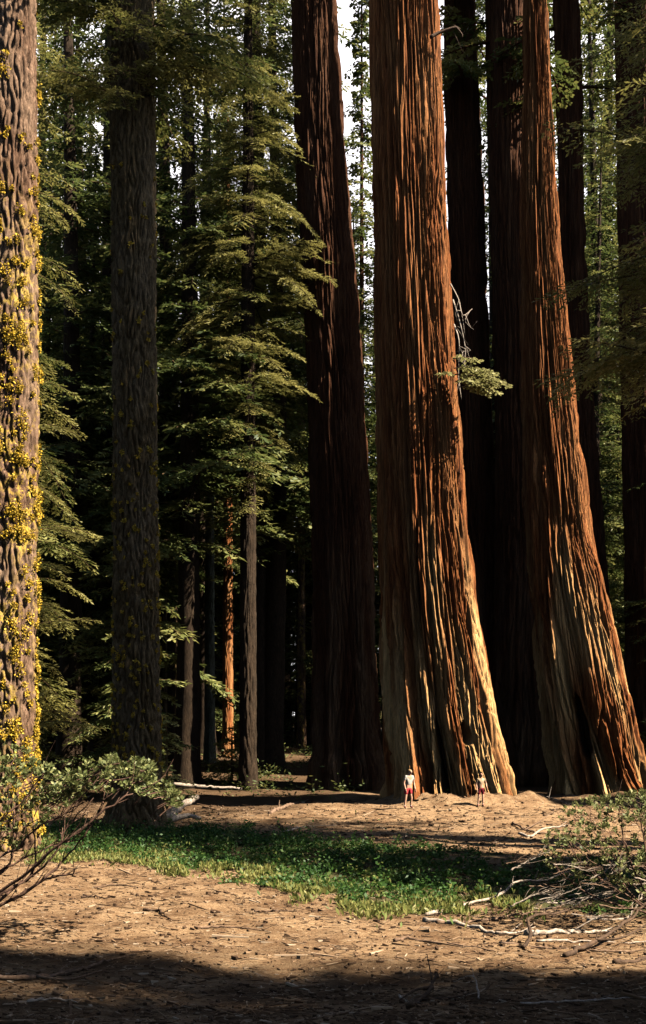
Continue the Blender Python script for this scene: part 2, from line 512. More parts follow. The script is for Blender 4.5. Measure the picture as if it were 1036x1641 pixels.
A_rows = [(0, 591, 706), (300, 594, 717), (550, 598, 730), (650, 600, 740), (850, 604, 752), (1000, 606, 773), (1150, 612, 800), (1230, 616, 822), (1295, 610, 846)]
seqA, atA = sequoia('largest sunlit giant sequoia, two people standing at its deeply ribbed base', A_rows, 51, 62, 'sequoia', na=860, nz=640, seed=3,
                    cells=30, elong=9.0, depth=.50, flute=.95, flen=5.0, lobes=9, scar=[(748, 1174, .34, .55, 1.3), (697, 1225, .22, 2.2, .5)])
C_rows = [(0, 836, 878), (150, 836, 886), (330, 832, 896), (500, 832, 910), (620, 832, 924), (750, 834, 940), (870, 838, 953), (960, 842, 975), (1080, 850, 1002), (1190, 862, 1030), (1240, 868, 1050), (1285, 860, 1075)]
seqC, atC = sequoia('sunlit giant sequoia with flaring forked buttresses beside the leafy bush', C_rows, 56, 66, 'sequoia', na=760, nz=560, seed=23,
                    cells=24, elong=9.0, depth=.48, flute=1.2, flen=6.0, lobes=8, scar=[(912, 1165, .45, 1.6, .7)])
B_rows = [(0, 464, 542), (200, 471, 553), (300, 474, 561), (500, 485, 579), (750, 494, 592), (860, 497, 600), (1050, 498, 606), (1200, 494, 616), (1262, 486, 626)]
seqB, atB = sequoia('dark leaning giant sequoia with a thin sunlit edge', B_rows, 60, 66, 'sequoia_shaded', na=460, nz=420, seed=31, cells=26, depth=.30, flute=.5, pale_amt=.3)
E_rows = [(0, 708, 764), (300, 715, 777), (600, 724, 788), (900, 728, 800), (1250, 724, 815)]
seqE, atE = sequoia('slender dark sequoia just behind the largest trunk', E_rows, 68, 68, 'sequoia_shaded', na=240, nz=300, seed=43, cells=22, depth=.28, flute=.4, pale_amt=.3)
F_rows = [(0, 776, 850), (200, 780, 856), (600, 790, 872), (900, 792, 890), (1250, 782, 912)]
seqF, atF = sequoia('broad black shaded sequoia between the two sunlit trunks', F_rows, 66, 68, 'sequoia_shaded', na=280, nz=320, seed=47, cells=26, depth=.28, flute=.6, pale_amt=.3)
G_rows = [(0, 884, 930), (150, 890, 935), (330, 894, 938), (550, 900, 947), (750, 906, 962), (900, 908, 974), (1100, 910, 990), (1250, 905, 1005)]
seqG, atG = sequoia('reddish brown shaded sequoia half hidden behind the forked sunlit one', G_rows, 63, 68, 'sequoia_shaded', na=240, nz=300, seed=53, cells=22, depth=.26, flute=.5, pale_amt=.4)
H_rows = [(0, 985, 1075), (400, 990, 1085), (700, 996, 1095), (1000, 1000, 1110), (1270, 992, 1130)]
seqH, atH = sequoia('red barked sequoia at the frame edge behind the hanging foliage', H_rows, 61, 68, 'sequoia_shaded', na=280, nz=320, seed=59, cells=24, depth=.28, flute=.6, pale_amt=.2)

for t, at, zb, n, sd in ((seqA, atA, 40, 7, 1), (seqC, atC, 37.5, 7, 2), (seqB, atB, 46, 16, 3), (seqE, atE, 42, 26, 4), (seqF, atF, 41, 26, 5), (seqG, atG, 39, 22, 6), (seqH, atH, 40, 20, 7)):
    crown_tree(t, M['needles'], zb, 61, 4.5, 3.5, n, .3, .09, .3, .14, at, M['sequoia_shaded'], 100 + sd, pitch=0.0, droop=.25, wr=.07)


def dead_branch(pts_px, d, r, parent, mat, twigs=0, seed=0, name='dead_branch'):
    random.seed(seed)
    g = Geo(); org = np.array(parent.location) if parent else np.zeros(3)
    p = curve_pts([W(a, b, d + random.uniform(-.3, .3)) for a, b in pts_px], 14) - org
    tube(g, p, r * np.linspace(1, .25, 14), 5, .5, .12)
    for k in range(twigs):
        i = random.randrange(3, 13); b = p[i]
        q = [b, b + np.array([random.uniform(-.3, .35), random.uniform(-.2, .2), random.uniform(-.5, .1)]), b + np.array([random.uniform(-.4, .6), random.uniform(-.2, .2), random.uniform(-1.1, -.2)])]
        tube(g, curve_pts(q, 6), r * .4 * np.linspace(1, .3, 6), 4, .5)
    return g.build(name, mat, parent)


# small living spray and dead hanging twigs on the largest trunk
for k, (pts, r) in enumerate([([(722, 455), (735, 480), (742, 505), (757, 495)], .04), ([(726, 480), (738, 520), (746, 560), (744, 590)], .04),
                              ([(728, 520), (736, 548), (735, 600), (740, 640)], .035)]):
    dead_branch(pts, 50.3, r, seqA, M['pale_wood'], 5, 60 + k)
random.seed(77)
g = Geo(); w = Geo()
for (px, py, azd, L) in ((728, 590, -35, 1.9), (728, 600, -10, 2.3), (730, 612, -60, 1.5), (726, 575, -50, 1.4), (735, 620, -20, 1.8), (752, 612, -30, 1.3), (715, 600, -95, 1.1), (760, 600, -5, 1.2)):
    spray_branch(g, w, W(px, py, 49.4) - np.array(seqA.location), math.radians(azd), L, -.05, .22, .2, .07, .2, .1, .75, .03)
g.join(w).build('living_spray_foliage', [M['needles_light'], M['brown_wood']], seqA)
dead_branch([(690, 60), (705, 52), (728, 44), (738, 46)], 49.3, .09, seqA, M['dark_wood'], 2, 5, 'stub_branch')


# ------------------------------------------------------------------ the two near firs at the side
def lichen(parent, zz, cx, R, d, z0, z1, n, seed, size=.16, angle=(-100, 40), dens=None):
    random.seed(seed); g = Geo(); org = np.array(parent.location)
    k = 0
    while k < n:
        z = random.uniform(z0, z1)
        a = math.radians(random.uniform(180 + 0, 360 + 40))
        if dens is not None and random.random() > dens(z, a): continue
        k += 1
        x, r = np.interp(z, zz, cx), np.interp(z, zz, R)
        s = size * min(1.5, .4 + random.expovariate(2.4)); m = int(14 + 300 * s)
        nd = np.array([math.cos(a), math.sin(a), 0.0])
        tg = np.array([-nd[1], nd[0], 0])
        c = np.array([x, d, z]) + nd * (r - .02) - org
        off = RNG.normal(0, .33 * s, (m, 2)); 
        P = c + tg * off[:, :1] + np.array([0, 0, 1.0]) * off[:, 1:] * 1.15 + nd * RNG.uniform(0, s * .4 + .01, (m, 1))
        D = unit(nd * .6 + RNG.normal(0, .8, (m, 3)) + np.array([0, 0, -.2]))
        S = unit(np.cross(D, RNG.normal(0, 1, (m, 3))))
        leaf_quads(g, P, D, S, RNG.uniform(.035, .085, m), RNG.uniform(.016, .036, m), np.clip(RNG.normal(.5, .25, m), 0, 1))
    o = g.build('lichen', M['lichen'], parent, smooth_=False); o['kind'] = 'stuff'
    return o


L1 = empty('lichen_covered_fir', base_of(15, 33), 'big fir trunk thickly dotted with yellow lichen at the frame edge', 'tree')
o, zz, cx, R = trunk([(0, -22, 57), (300, -24, 60), (700, -26, 62), (1000, -28, 58), (1200, -30, 56), (1340, -40, 68)], 33, 48, M['pink_bark'], L1, 'fir', 300, 520, 61,
                     cells=24, elong=.7, depth=.11, flute=.2, flen=1.5, lobes=5, pale_amt=.6, rtop=.4)
lichen(L1, zz, cx, R, 33, .5, 25.0, 420, 3, .22, dens=lambda z, a: .10 + .9 * float(smooth(z, 22, 14)) * float(np.clip(.55 + 1.3 * gnoise(a * 2.2, z / 2.2, 91), .05, 1)))
crown_tree(L1, M['needles'], 27, 47, 3.0, 1.0, 60, .26, .07, .28, .13, lambda z: (np.interp(z, zz, cx), 33, np.interp(z, zz, R)), M['fir_bark'], 5)

L2 = empty('furrowed_fir', base_of(217, 40), 'shaded furrowed fir trunk standing clear with its base in the green ground cover', 'tree')
o, z2, c2, R2 = trunk([(0, 172, 249), (300, 178, 250), (700, 181, 252), (1000, 181, 256), (1200, 180, 259), (1290, 172, 262), (1330, 160, 272)], 40, 50, M['fir_bark'], L2, 'fir', 300, 520, 71,
                      cells=26, elong=.75, depth=.13, flute=.25, flen=1.2, lobes=6, pale_amt=.35, rtop=.4)
lichen(L2, z2, c2, R2, 40, 1.5, 24, 300, 8, .09, dens=lambda z, a: .15 + .85 * float(smooth(z, 18, 6)))
crown_tree(L2, M['needles'], 26.3, 49, 3.6, 1.2, 90, .22, .055, .24, .1, lambda z: (np.interp(z, z2, c2), 40, np.interp(z, z2, R2)), M['fir_bark'], 6, tone=.6)


crown_tree(L2, M['needles'], 25.2, 29.5, 2.9, 2.4, 34, .2, .03, .22, .08, lambda z: (np.interp(z, z2, c2), 40, np.interp(z, z2, R2)), M['fir_bark'], 16, azr=(-175, 20), tone=.85)


def plain_fir(name, label, px, d, rad, zt, zb, Lb, nb, seed, mat='needles', bark='fir_bark', leaf=.20, lw=.030, gap=.24, step=.08, azr=None, tone=.5, group=None, lean=0.0,
              prof=None, droop=.32, dens=1.0):
    b = base_of(px, d)
    t = empty(name, b, label, 'tree', group)
    zg = b[2]; k = 1 / d * F; half = rad * k
    py = lambda z: HY - (z - H) * k
    rows = [(py(zt), px - half * .15 + lean, px + half * .15 + lean), (py(zg + (zt - zg) * .5), px - half * .7 + lean * .5, px + half * .7 + lean * .5), (py(zg + 2), px - half * .95, px + half * .95), (py(zg), px - half * 1.2, px + half * 1.2)]
    o, zz, cx, R = trunk(rows, d, zt + .3, M[bark], t, 'fir', 90, 200, seed, cells=14, elong=1.1, depth=.07 * min(1, rad * 2), flute=.08, flen=1, lobes=5, pale_amt=.5)
    crown_tree(t, M[mat], zb, zt, Lb, .5, nb, leaf, lw, gap, step, lambda z: (np.interp(z, zz, cx), d, np.interp(z, zz, R)), M[bark], seed + 1, azr=azr, tone=tone, prof=prof, droop=droop, dens=dens)
    return t


plain_fir('young_fir', 'leafy fir between the lichen trunk and the furrowed trunk, drooping pale sprays', 40, 46, .3, 44, 3.0, 3.7, 230, 81, tone=.75, droop=.45)
plain_fir('tall_fir', 'brown trunked fir with yellow green boughs reaching past the furrowed trunk', 398, 59.3, .5, 56, 15, 4.1, 420, 85, leaf=.21, lw=.022, step=.07, gap=.22, tone=.82, bark='shaded_bark', prof=lambda u: .3 + .85 * min(1, u * 3.2), droop=.5)
plain_fir('hanging_fir', 'fir hanging sunlit sprays before the red sequoia at the frame edge', 1128, 32.5, .35, 40, 12.8, 4.6, 240, 89, tone=.85, dens=.8)
plain_fir('fir_sapling', 'small fir sapling peeking out beside the furrowed trunk base', 268, 43, .05, 4.2, .6, 1.2, 34, 91, leaf=.15, lw=.04, gap=.16, step=.08, mat='needles_light', tone=.5)
plain_fir('arching_sapling', 'low arching sapling on the dark forest floor below the red trunk', 372, 62, .07, 3.9, 1.0, 2.0, 36, 93, leaf=.18, lw=.05, gap=.2, step=.1, tone=.6)

# thin lit poles in the forest behind
def pole(name, label, px0, px1, d, bark, seed, zt=40, zb=16, nb=70, Lb=3.0, lean=0):
    return plain_fir(name, label, (px0 + px1) / 2, d, (px1 - px0) / 2 * d / F, zt, zb, Lb, nb, seed, mat='needles_far', bark=bark, leaf=.34, lw=.10, gap=.36, step=.18, group='slim trees in the forest behind', lean=lean)


pole('slim_tree', 'grey green lichened pole in the shade, next to the red lit trunk', 327, 346, 74, 'grey_bark', 111, 44, 20)
pole('slim_tree', 'slim red barked trunk lit orange down one side', 356, 375, 78, 'sequoia', 113, 46, 22)
pole('slim_tree', 'slim trunk with pale sun flecks, left of the grey green pole', 298, 312, 82, 'pink_bark', 115, 44, 18)
pole('slim_tree', 'thin dark pole second from the furrowed trunk', 276, 286, 80, 'fir_bark', 117, 40, 14)
pole('slim_tree', 'thin dark pole closest to the furrowed trunk', 260, 269, 70, 'fir_bark', 119, 38, 12)
pole('slim_tree', 'sun flecked slim trunk right before the dark leaning sequoia', 476, 491, 84, 'pink_bark', 121, 46, 20)
pole('slim_tree', 'dark slim trunk seen in the sky gap beside the largest sequoia', 574, 586, 82, 'sequoia_shaded', 123, 62, 16, 300, 2.9)
pole('slim_tree', 'dark thin trunk between lichen trunk and furrowed trunk', 108, 128, 66, 'fir_bark', 125, 44, 10, 90, 3.2)


# ------------------------------------------------------------------ forest of copied trees
def proto(name, label, h, zb, Lb, nb, rad, seed, tone):
    t = empty(name, (0, 0, 0), label, 'tree', 'forest trees behind the grove')
    zz = np.linspace(-.4, h, 60); na = 20
    th = np.linspace(0, 2 * np.pi, na, endpoint=False)
    R = rad * (1 - .93 * np.clip(zz / h, 0, 1)) * (1 + .5 * np.exp(-(zz + .4) / .8))
    swx = .25 * np.sin(zz / 9 + seed)
    r = R[:, None] * (1 + .10 * gnoise(th[None] / (2 * np.pi) * 9, zz[:, None] / 2, seed, 9))
    V = np.stack([swx[:, None] + r * np.cos(th), r * np.sin(th), zz[:, None] + 0 * r], -1).reshape(-1, 3)
    i = np.arange(59)[:, None] * na; j = np.arange(na)[None, :]; k = (np.arange(na) + 1) % na
    f = np.stack([i + j, i + k[None, :], i + na + k[None, :], i + na + j], -1).reshape(-1, 4)
    mk('trunk', V, f, M['shaded_bark'], t, attrs={'pale': np.full(len(V), .2), 'char': np.zeros(len(V))})
    crown_tree(t, M['needles_far'], zb, h - .5, Lb, .4, int(nb * 1.35), .32, .052, .30, .12, lambda z: (np.interp(z, zz, swx), 0, np.interp(z, zz, R)), M['fir_bark'], seed + 3, tone=tone)
    return t


protos = [proto('forest_fir', 'p', 44, 9, 4.2, 150, .5, 201, .45), proto('forest_fir', 'p', 40, 3, 4.4, 150, .42, 207, .5), proto('forest_pine', 'p', 52, 20, 4.6, 130, .65, 213, .55),
          proto('forest_fir', 'p', 26, 1.2, 3.4, 120, .25, 219, .5)]
used = set()
KIND = ['mid height dark fir', 'low branched dense fir', 'tall bare stemmed pine', 'short bushy understorey fir']
placed = 0


def plant(i, px, d, sc, label, rot=None, x=None):
    X = wx(px, d) if x is None else x
    loc = (X, d, float(ground(X, d)) - .1)
    rot = random.uniform(0, 6.28) if rot is None else rot
    grp = 'forest trees behind the grove'
    if i not in used:
        used.add(i); r = protos[i]; r.location = loc; r.rotation_euler = (0, 0, rot); r.scale = (sc,) * 3
        r['label'] = label; return r
    return dup(protos[i], loc, rot, sc, label, grp)


random.seed(5)
spots = [
    # (prototype, px, distance, scale)
    (1, 150, 64, .9), (0, 95, 80, 1.0), (1, 20, 72, 1.0), (3, 135, 72, 1.0), (0, 232, 74, 1.0), (1, 300, 100, 1.1), (3, 235, 88, 1.2),
    (0, 345, 92, 1.1), (0, 455, 98, 1.1), (2, 500, 94, 1.0), (1, 530, 110, 1.1), (3, 445, 104, 1.3),
    (1, 620, 100, 1.1), (0, 700, 96, 1.1), (1, 760, 108, 1.2), (1, 830, 98, 1.1), (0, 870, 88, 1.1), (1, 930, 92, 1.1), (1, 1020, 90, 1.1),
    (3, 985, 72, 1.0), (3, 1030, 66, .9), (0, 1075, 74, 1.0), (1, 1120, 86, 1.1), (2, 180, 112, 1.0), (2, 60, 104, 1.0), (2, 270, 120, 1.1),
    (2, 380, 126, 1.0), (1, 210, 130, 1.2), (1, 120, 126, 1.1), (1, 30, 120, 1.2), (1, 340, 140, 1.2), (1, 480, 140, 1.2), (0, 560, 136, 1.2), (1, 660, 130, 1.2),
    (1, 780, 136, 1.2), (1, 900, 130, 1.2), (1, 1000, 124, 1.2), (3, 170, 96, 1.3), (3, 60, 92, 1.3), (3, 320, 112, 1.3), (3, 560, 100, 1.3), (3, 700, 110, 1.3), (3, 850, 112, 1.3), (3, 950, 106, 1.3),
    (1, -60, 80, 1.0), (0, -110, 64, 1.0), (1, -40, 56, .9), (3, 500, 120, 1.4), (3, 250, 140, 1.5), (3, 410, 146, 1.5), (3, 110, 142, 1.5), (3, 610, 150, 1.5), (3, 760, 150, 1.5), (3, 900, 150, 1.5), (3, 1020, 146, 1.5), (3, 20, 150, 1.5),
    (1, 1090, 60, .8), (0, 788, 100, 1.8), (1, 948, 78, 1.5), (1, 1002, 88, 1.7), (1, 560, 118, 1.3), (0, 300, 60.5, 1.4), (0, 500, 88, 1.6), (3, 205, 56, 1.0), (0, 975, 84, 1.7), (1, 950, 100, 1.8), (0, 548, 104, 1.15), (1, 1010, 74, 1.3),
    (0, 412, 68, 1.5), (2, 440, 68, 1.1), (0, 110, 60, 1.35), (1, 175, 64, 1.5), (0, 260, 72, 1.55), (0, 130, 76, 1.3), (0, 330, 80, 1.4),  (1, 70, 70, 1.5), (0, 220, 84, 1.4), (0, 360, 90, 1.4), (0, 150, 94, 1.3), (0, 440, 96, 1.6), (0, 90, 100, 1.5), (0, 880, 96, 1.8), (3, 330, 84, 1.2), (3, 280, 96, 1.3), (1, 395, 100, 1.2), (1, 460, 112, 1.2),
    (1, 80, 68, 1.0), (1, 155, 84, 1.1), (1, 245, 106, 1.2), (1, 570, 90, 1.1), (1, 960, 67, 1.0), (1, 700, 118, 1.3), (1, 600, 120, 1.3), (1, 840, 118, 1.3), (1, 960, 112, 1.3), (1, 1040, 106, 1.3),
    (1, 10, 96, 1.2), (1, -20, 68, 1.1), (1, 180, 150, 1.4), (1, 300, 156, 1.4), (1, 420, 160, 1.4), (1, 540, 165, 1.4), (1, 60, 160, 1.4), (3, 480, 88, 1.3), (3, 420, 118, 1.6), (3, 200, 118, 1.6), (3, 140, 108, 1.5), (3, 360, 128, 1.6), (3, 530, 128, 1.6),
]
for (i, px, d, sc) in spots:
    dist = 'close behind' if d < 78 else ('farther back' if d < 105 else 'deep in the dark wood')
    side = ('by the furrowed trunk' if px < 250 else 'by the lit poles' if px < 460 else 'behind the leaning sequoia' if px < 620 else 'behind the largest sequoia' if px < 800 else 'behind the forked sequoia' if px < 960 else 'near the red sequoia')
    plant(i, px, d, sc, f'{KIND[i]} {dist} {side}')

# trees on the sunny side, out of the picture, that cast the long shade over the clearing, plus unseen ones added behind and left
def on(i, x, w_, sc): return (i, x, w_ - .328 * x, sc)      # w_: where the tree's shadow line meets the picture's middle


shade = [
    on(1, 20, 14.4, .9), on(0, 26, 15.2, .9), on(1, 31, 14.6, 1.1), on(1, 15.5, 14.2, .65), on(1, 23, 8.5, .9), on(1, 29, 8, 1.1), on(1, 13, 9, .6), on(1, 18, 5, .8), on(1, 36, 12, 1.2), on(0, 24, 3, 1.0), on(1, 33, 3, 1.2), on(0, 17.5, 10, .75), on(1, 22, 16.0, .62), on(1, 24, 11.5, .95), on(0, 19, 12.4, .85), on(1, 27, 12.2, 1.05),
    on(1, 18, 26.3, .52), on(3, 22, 25.2, .92), on(1, 25, 27, .62), on(1, 19, 30, .7), on(1, 25, 30.2, .78), on(3, 15.5, 27.5, .8), on(1, 30, 26, .72), on(3, 19, 28, 1.0), on(3, 22.5, 29.2, 1.1), on(3, 17, 31.6, .8), on(3, 14, 25.5, .6), on(3, 16, 24.6, .55), on(3, 21, 31.6, .85), on(3, 26, 24.6, 1.0),
    on(2, 25.5, 37.5, 1.72),
    on(1, 21, 26.5, .6), on(1, 23, 31.2, .7), on(3, 18, 24.2, .7), on(1, 28, 29, .82), on(1, 16.5, 29.3, .55), on(3, 20, 33.2, .8), on(3, 24, 33, 1.0),
    (0, -14, -12, 1.8), (0, 4, -12, 1.8), (1, -4, -18, 1.8), (0, -26, -2, 1.8), (1, 12, -24, 1.9), (0, -34, 10, 1.8), (1, -24, 26, 1.7), (0, -30, 46, 1.8), (1, 22, -26, 1.9), (0, -20, -30, 2.0), (1, -8, -34, 2.0), (0, 6, -36, 2.0),  # unseen trees added behind and left of the camera to dim the skylight
    on(1, 22, 55.6, .68), on(0, 26, 55.3, .8), on(1, 30, 55.4, .9),
    on(1, 27, 68, 1.2), on(0, 33, 68, 1.4), on(1, 41, 68, 1.4), on(1, 36, 71, 1.3), on(0, 40, 86, 1.3), on(1, 48, 68, 1.4), on(1, 44, 90, 1.4), on(0, 30, 90, 1.4), on(1, 36, 100, 1.4), on(1, 38, 94, 1.4),
    (1, -18, 30, 1.1), (1, 0, -8, 1.0), (1, -6, -3, .9), (1, 8, -8, 1.0), (1, 4, -22, 1.3), (1, -12, -22, 1.3), (1, 18, -20, 1.3), (1, -20, -18, 1.3), (0, -19, 44, 1.2), (1, -24, 56, 1.2), (1, -14, 16, 1.0), (0, -16, 4, 1.1),
    (1, -9, -10, 1.1), (0, -2, -16, 1.1), (0, -24, -8, 1.2), (1, -28, 18, 1.2), (1, -32, 38, 1.2),
]
for (i, x, y, sc) in shade:
    plant(i, 0, y, sc, 'tall conifer outside the view around the sunny clearing', x=x)

# ------------------------------------------------------------------ low ground cover, litter, edge plants
def build_cover():
    n = 90000
    x = RNG.uniform(-11, 9, n * 3); y = RNG.uniform(20, 44, n * 3)
    m = cover_mask(x, y) & (np.abs(x) < y * .32) & (fbm(x / .7, y / .7, 77, 2) > -.02 + .4 * smooth(x, 1, 6))
    x, y = x[m][:n], y[m][:n]; k = len(x)
    z = ground(x, y)
    hgt = (.02 + RNG.gamma(1.4, .075, k)) * (.7 + 1.0 * np.clip(fbm(x / .8, y / .8, 50, 2), -.5, 1))
    tall = fbm(x / .5, y / .5, 61, 2) > .62
    hgt = np.where(tall, hgt * RNG.uniform(1.5, 4.0, k), hgt)
    P = np.stack([x, y, z + hgt], -1)
    D = unit(np.stack([RNG.normal(0, 1, k), RNG.normal(0, 1, k), RNG.uniform(-.2, .9, k)], -1))
    S = unit(np.cross(D, RNG.normal(0, 1, (k, 3))))
    g = Geo(); leaf_quads(g, P, D, S, RNG.uniform(.05, .13, k), RNG.uniform(.016, .04, k), np.clip(RNG.normal(.35, .2, k) + .35 * fbm(x / 1.6, y / 1.6, 123, 2), 0, 1))
    o = g.build('ground_cover', M['cover'], smooth_=False); o['kind'] = 'stuff'
    tag(o, 'low green ground cover spread across the shaded hollow before the sequoias', 'ground cover')
    # yellow-green grass along the sunny rim
    n = 16000
    x = RNG.uniform(-10, 4, n); y0 = np.interp(x, [-14, -9, -7, -4, -1, 0.5, 3, 6, 9], [36, 35, 31.5, 29, 25.5, 22.5, 21.8, 21.5, 22])
    y = y0 + fbm(x / 2.2, y0 / 2.2, 41, 3) * 2.1 + RNG.normal(-.3, .75, n)
    keep = (fbm(x / .9, y / .9, 88, 2) > -.1) & (np.abs(x) < y * .32)
    x, y = x[keep], y[keep]; k = len(x); z = ground(x, y)
    P = np.stack([x, y, z + RNG.uniform(0, .05, k)], -1)
    D = unit(np.stack([RNG.normal(0, .5, k), RNG.normal(0, .5, k), RNG.uniform(.3, 1.2, k)], -1)); S = unit(np.cross(D, RNG.normal(0, 1, (k, 3))))
    g = Geo(); leaf_quads(g, P, D, S, RNG.uniform(.07, .22, k), RNG.uniform(.012, .035, k), np.clip(RNG.normal(.85, .15, k), 0, 1))
    o = g.build('rim_grass', M['cover'], smooth_=False); o['kind'] = 'stuff'
    tag(o, 'yellow green grass fringing the bare brown clearing', 'grass')


build_cover()


def build_undergrowth():
    n = 26000
    y = RNG.uniform(53, 92, n); x = RNG.uniform(-19, 2, n)
    m = (fbm(x / 2.4, y / 2.4, 201, 2) > .18); x, y = x[m], y[m]; k = len(x)
    z = ground(x, y) + RNG.gamma(1.6, .16, k)
    P = np.stack([x, y, z], -1); D = unit(np.stack([RNG.normal(0, 1, k), RNG.normal(0, 1, k), RNG.uniform(-.3, .8, k)], -1)); Sx = unit(np.cross(D, RNG.normal(0, 1, (k, 3))))
    g = Geo(); leaf_quads(g, P, D, Sx, RNG.uniform(.12, .34, k), RNG.uniform(.02, .06, k), np.clip(RNG.normal(.5, .25, k), 0, 1))
    o = g.build('undergrowth', M['needles_far'], smooth_=False); o['kind'] = 'stuff'
    tag(o, 'low ferny undergrowth on the dim floor between the forest trunks', 'undergrowth')


build_undergrowth()


def build_litter():
    g = Geo(); n = 30000
    y = 11 + 42 * RNG.random(n) ** 1.9; x = (RNG.random(n) - .5) * 2 * y * .31
    z = ground(x, y)
    sc = np.interp(y, [11, 20, 45], [.8, 1.0, 1.8])
    a = RNG.normal(0, .7, n) + np.where(RNG.random(n) < .25, 1.5, 0)
    L = (RNG.gamma(1.1, .06, n) * sc + .025) * np.where(RNG.random(n) < .035, RNG.uniform(3, 7, n), 1)
    wd = (.003 + RNG.gamma(1.1, .004, n)) * sc
    ch = RNG.random(n) < .07; L = np.where(ch, RNG.uniform(.05, .14, n) * sc, L); wd = np.where(ch, RNG.uniform(.012, .03, n) * sc, wd)
    dz = RNG.normal(0, .12, n)
    D = unit(np.stack([np.cos(a), np.sin(a), dz], -1)); S = unit(np.cross(D, np.array([0, 0, 1.0]))); U = np.cross(S, D)
    C = np.stack([x, y, z + wd * .6], -1)
    v = np.empty((n, 8, 3), np.float32)
    for q, (e, s, u) in enumerate([(-1, -1, -1), (-1, 1, -1), (-1, 1, 1), (-1, -1, 1), (1, -1, -1), (1, 1, -1), (1, 1, 1), (1, -1, 1)]):
        tp = 1.0 if e < 0 else .45
        v[:, q] = C + D * (e * L / 2)[:, None] + S * (s * wd * tp)[:, None] + U * (u * wd * .8 * tp)[:, None]
    fq = np.array([[0, 3, 2, 1], [4, 5, 6, 7], [0, 1, 5, 4], [1, 2, 6, 5], [2, 3, 7, 6], [3, 0, 4, 7]])
    f = (np.arange(n)[:, None, None] * 8 + fq[None]).reshape(-1, 4)
    g.add(v.reshape(-1, 3), f, np.repeat(np.where(ch, RNG.uniform(0, .6, n), RNG.random(n)), 8))
    o = g.build('forest_litter', M['litter'], smooth_=False); o['kind'] = 'stuff'
    tag(o, 'needle and twig litter scattered over the brown forest floor', 'litter')


m, nt, b = newmat('twig_litter'); r = ramp(nt, [(0, (.04, .022, .012)), (.5, (.13, .075, .04)), (.85, (.28, .18, .105)), (1, (.46, .35, .24))])
nt.links.new(attr(nt, 'tone'), r.inputs['Fac']); nt.links.new(r.outputs['Color'], b.inputs['Base Color']); M['litter'] = m
build_litter()


# ------------------------------------------------------------------ bushes
def rosettes(g, pts, leaf, wid, seed, tone=.5, nl=(8, 13)):
    rng = np.random.default_rng(seed)
    for p in pts:
        n = rng.integers(*nl); ax = unit(np.array([rng.normal(0, .45), rng.normal(0, .45), 1.0]))
        az = rng.uniform(0, 6.28, n); el = rng.uniform(-.1, 1.1, n)
        D = unit(np.stack([np.cos(az) * np.cos(el), np.sin(az) * np.cos(el), np.sin(el)], -1) + ax * .25)
        S = unit(np.cross(D, ax + rng.normal(0, .25, (n, 3))))
        s = rng.uniform(.65, 1.2, n)
        leaf_quads(g, p + D * leaf * .15 - np.array([0, 0, 1]) * rng.uniform(0, leaf * .8, (n, 1)), D, S, leaf * s, wid * s, np.clip(rng.normal(tone, .2, n), 0, 1))


def bush(name, label, stems_px, region, d0, d1, n_ros, leaf, wid, seed, base, tone=.5, smat='stem', sr=.02, dens=None):
    rng = np.random.default_rng(seed); random.seed(seed)
    t = empty(name, base, label, 'shrub'); org = np.array(base); w = Geo(); g = Geo()
    for s in stems_px:
        d = random.uniform(d0, d1)
        p = curve_pts([W(a, b, d + random.uniform(-.2, .2)) for a, b in s], 26)
        p[1:-1] += rng.normal(0, .012, (24, 3))
        sg = Geo(); tube(sg, p - org, sr * random.uniform(.8, 1.3) * np.linspace(1.2, .35, 26), 6, .5, .1); sg.build('stem', M[smat], t)
        for q in range(9):
            i = random.randrange(9, 26); l = random.uniform(.15, .5)
            dv = unit(p[i] - p[i - 2] + rng.normal(0, .06, 3) + np.array([0, 0, .05])) * l
            e = p[i] + dv + np.array([0, 0, .3 * l])
            tube(w, curve_pts([p[i], p[i] + dv * .5 + rng.normal(0, .02, 3), e], 6) - org, sr * .35 * np.linspace(1, .4, 6), 4, .5)
    xs, top, bot = region
    pts = []
    while len(pts) < n_ros:
        px = rng.uniform(xs[0], xs[-1]); a, b = np.interp(px, xs, top), np.interp(px, xs, bot)
        py = a + (b - a) * rng.random() ** 1.15; d = rng.uniform(d0, d1)
        if dens is not None and rng.random() > dens(px, py): continue
        if gnoise(px / 34, py / 30, seed) < -.22 and rng.random() < .8: continue
        pts.append(W(px, py, d))
    pts = np.array(pts)
    rosettes(g, pts - org, leaf, wid, seed + 1, tone)
    for p in pts[::3]:          # twigs carrying the rosettes
        q = p + np.array([rng.uniform(-.42, -.08) * (1 if base[0] < 0 else -1), rng.uniform(-.1, .1), -rng.uniform(.05, .3)])
        tube(w, curve_pts([q, (p + q) / 2 + rng.normal(0, .02, 3), p], 5) - org, sr * .28 * np.linspace(1.2, .6, 5), 4, .5)
    g.join(w).build('foliage', [M['bush'], M[smat]], t, smooth_=False)
    return t


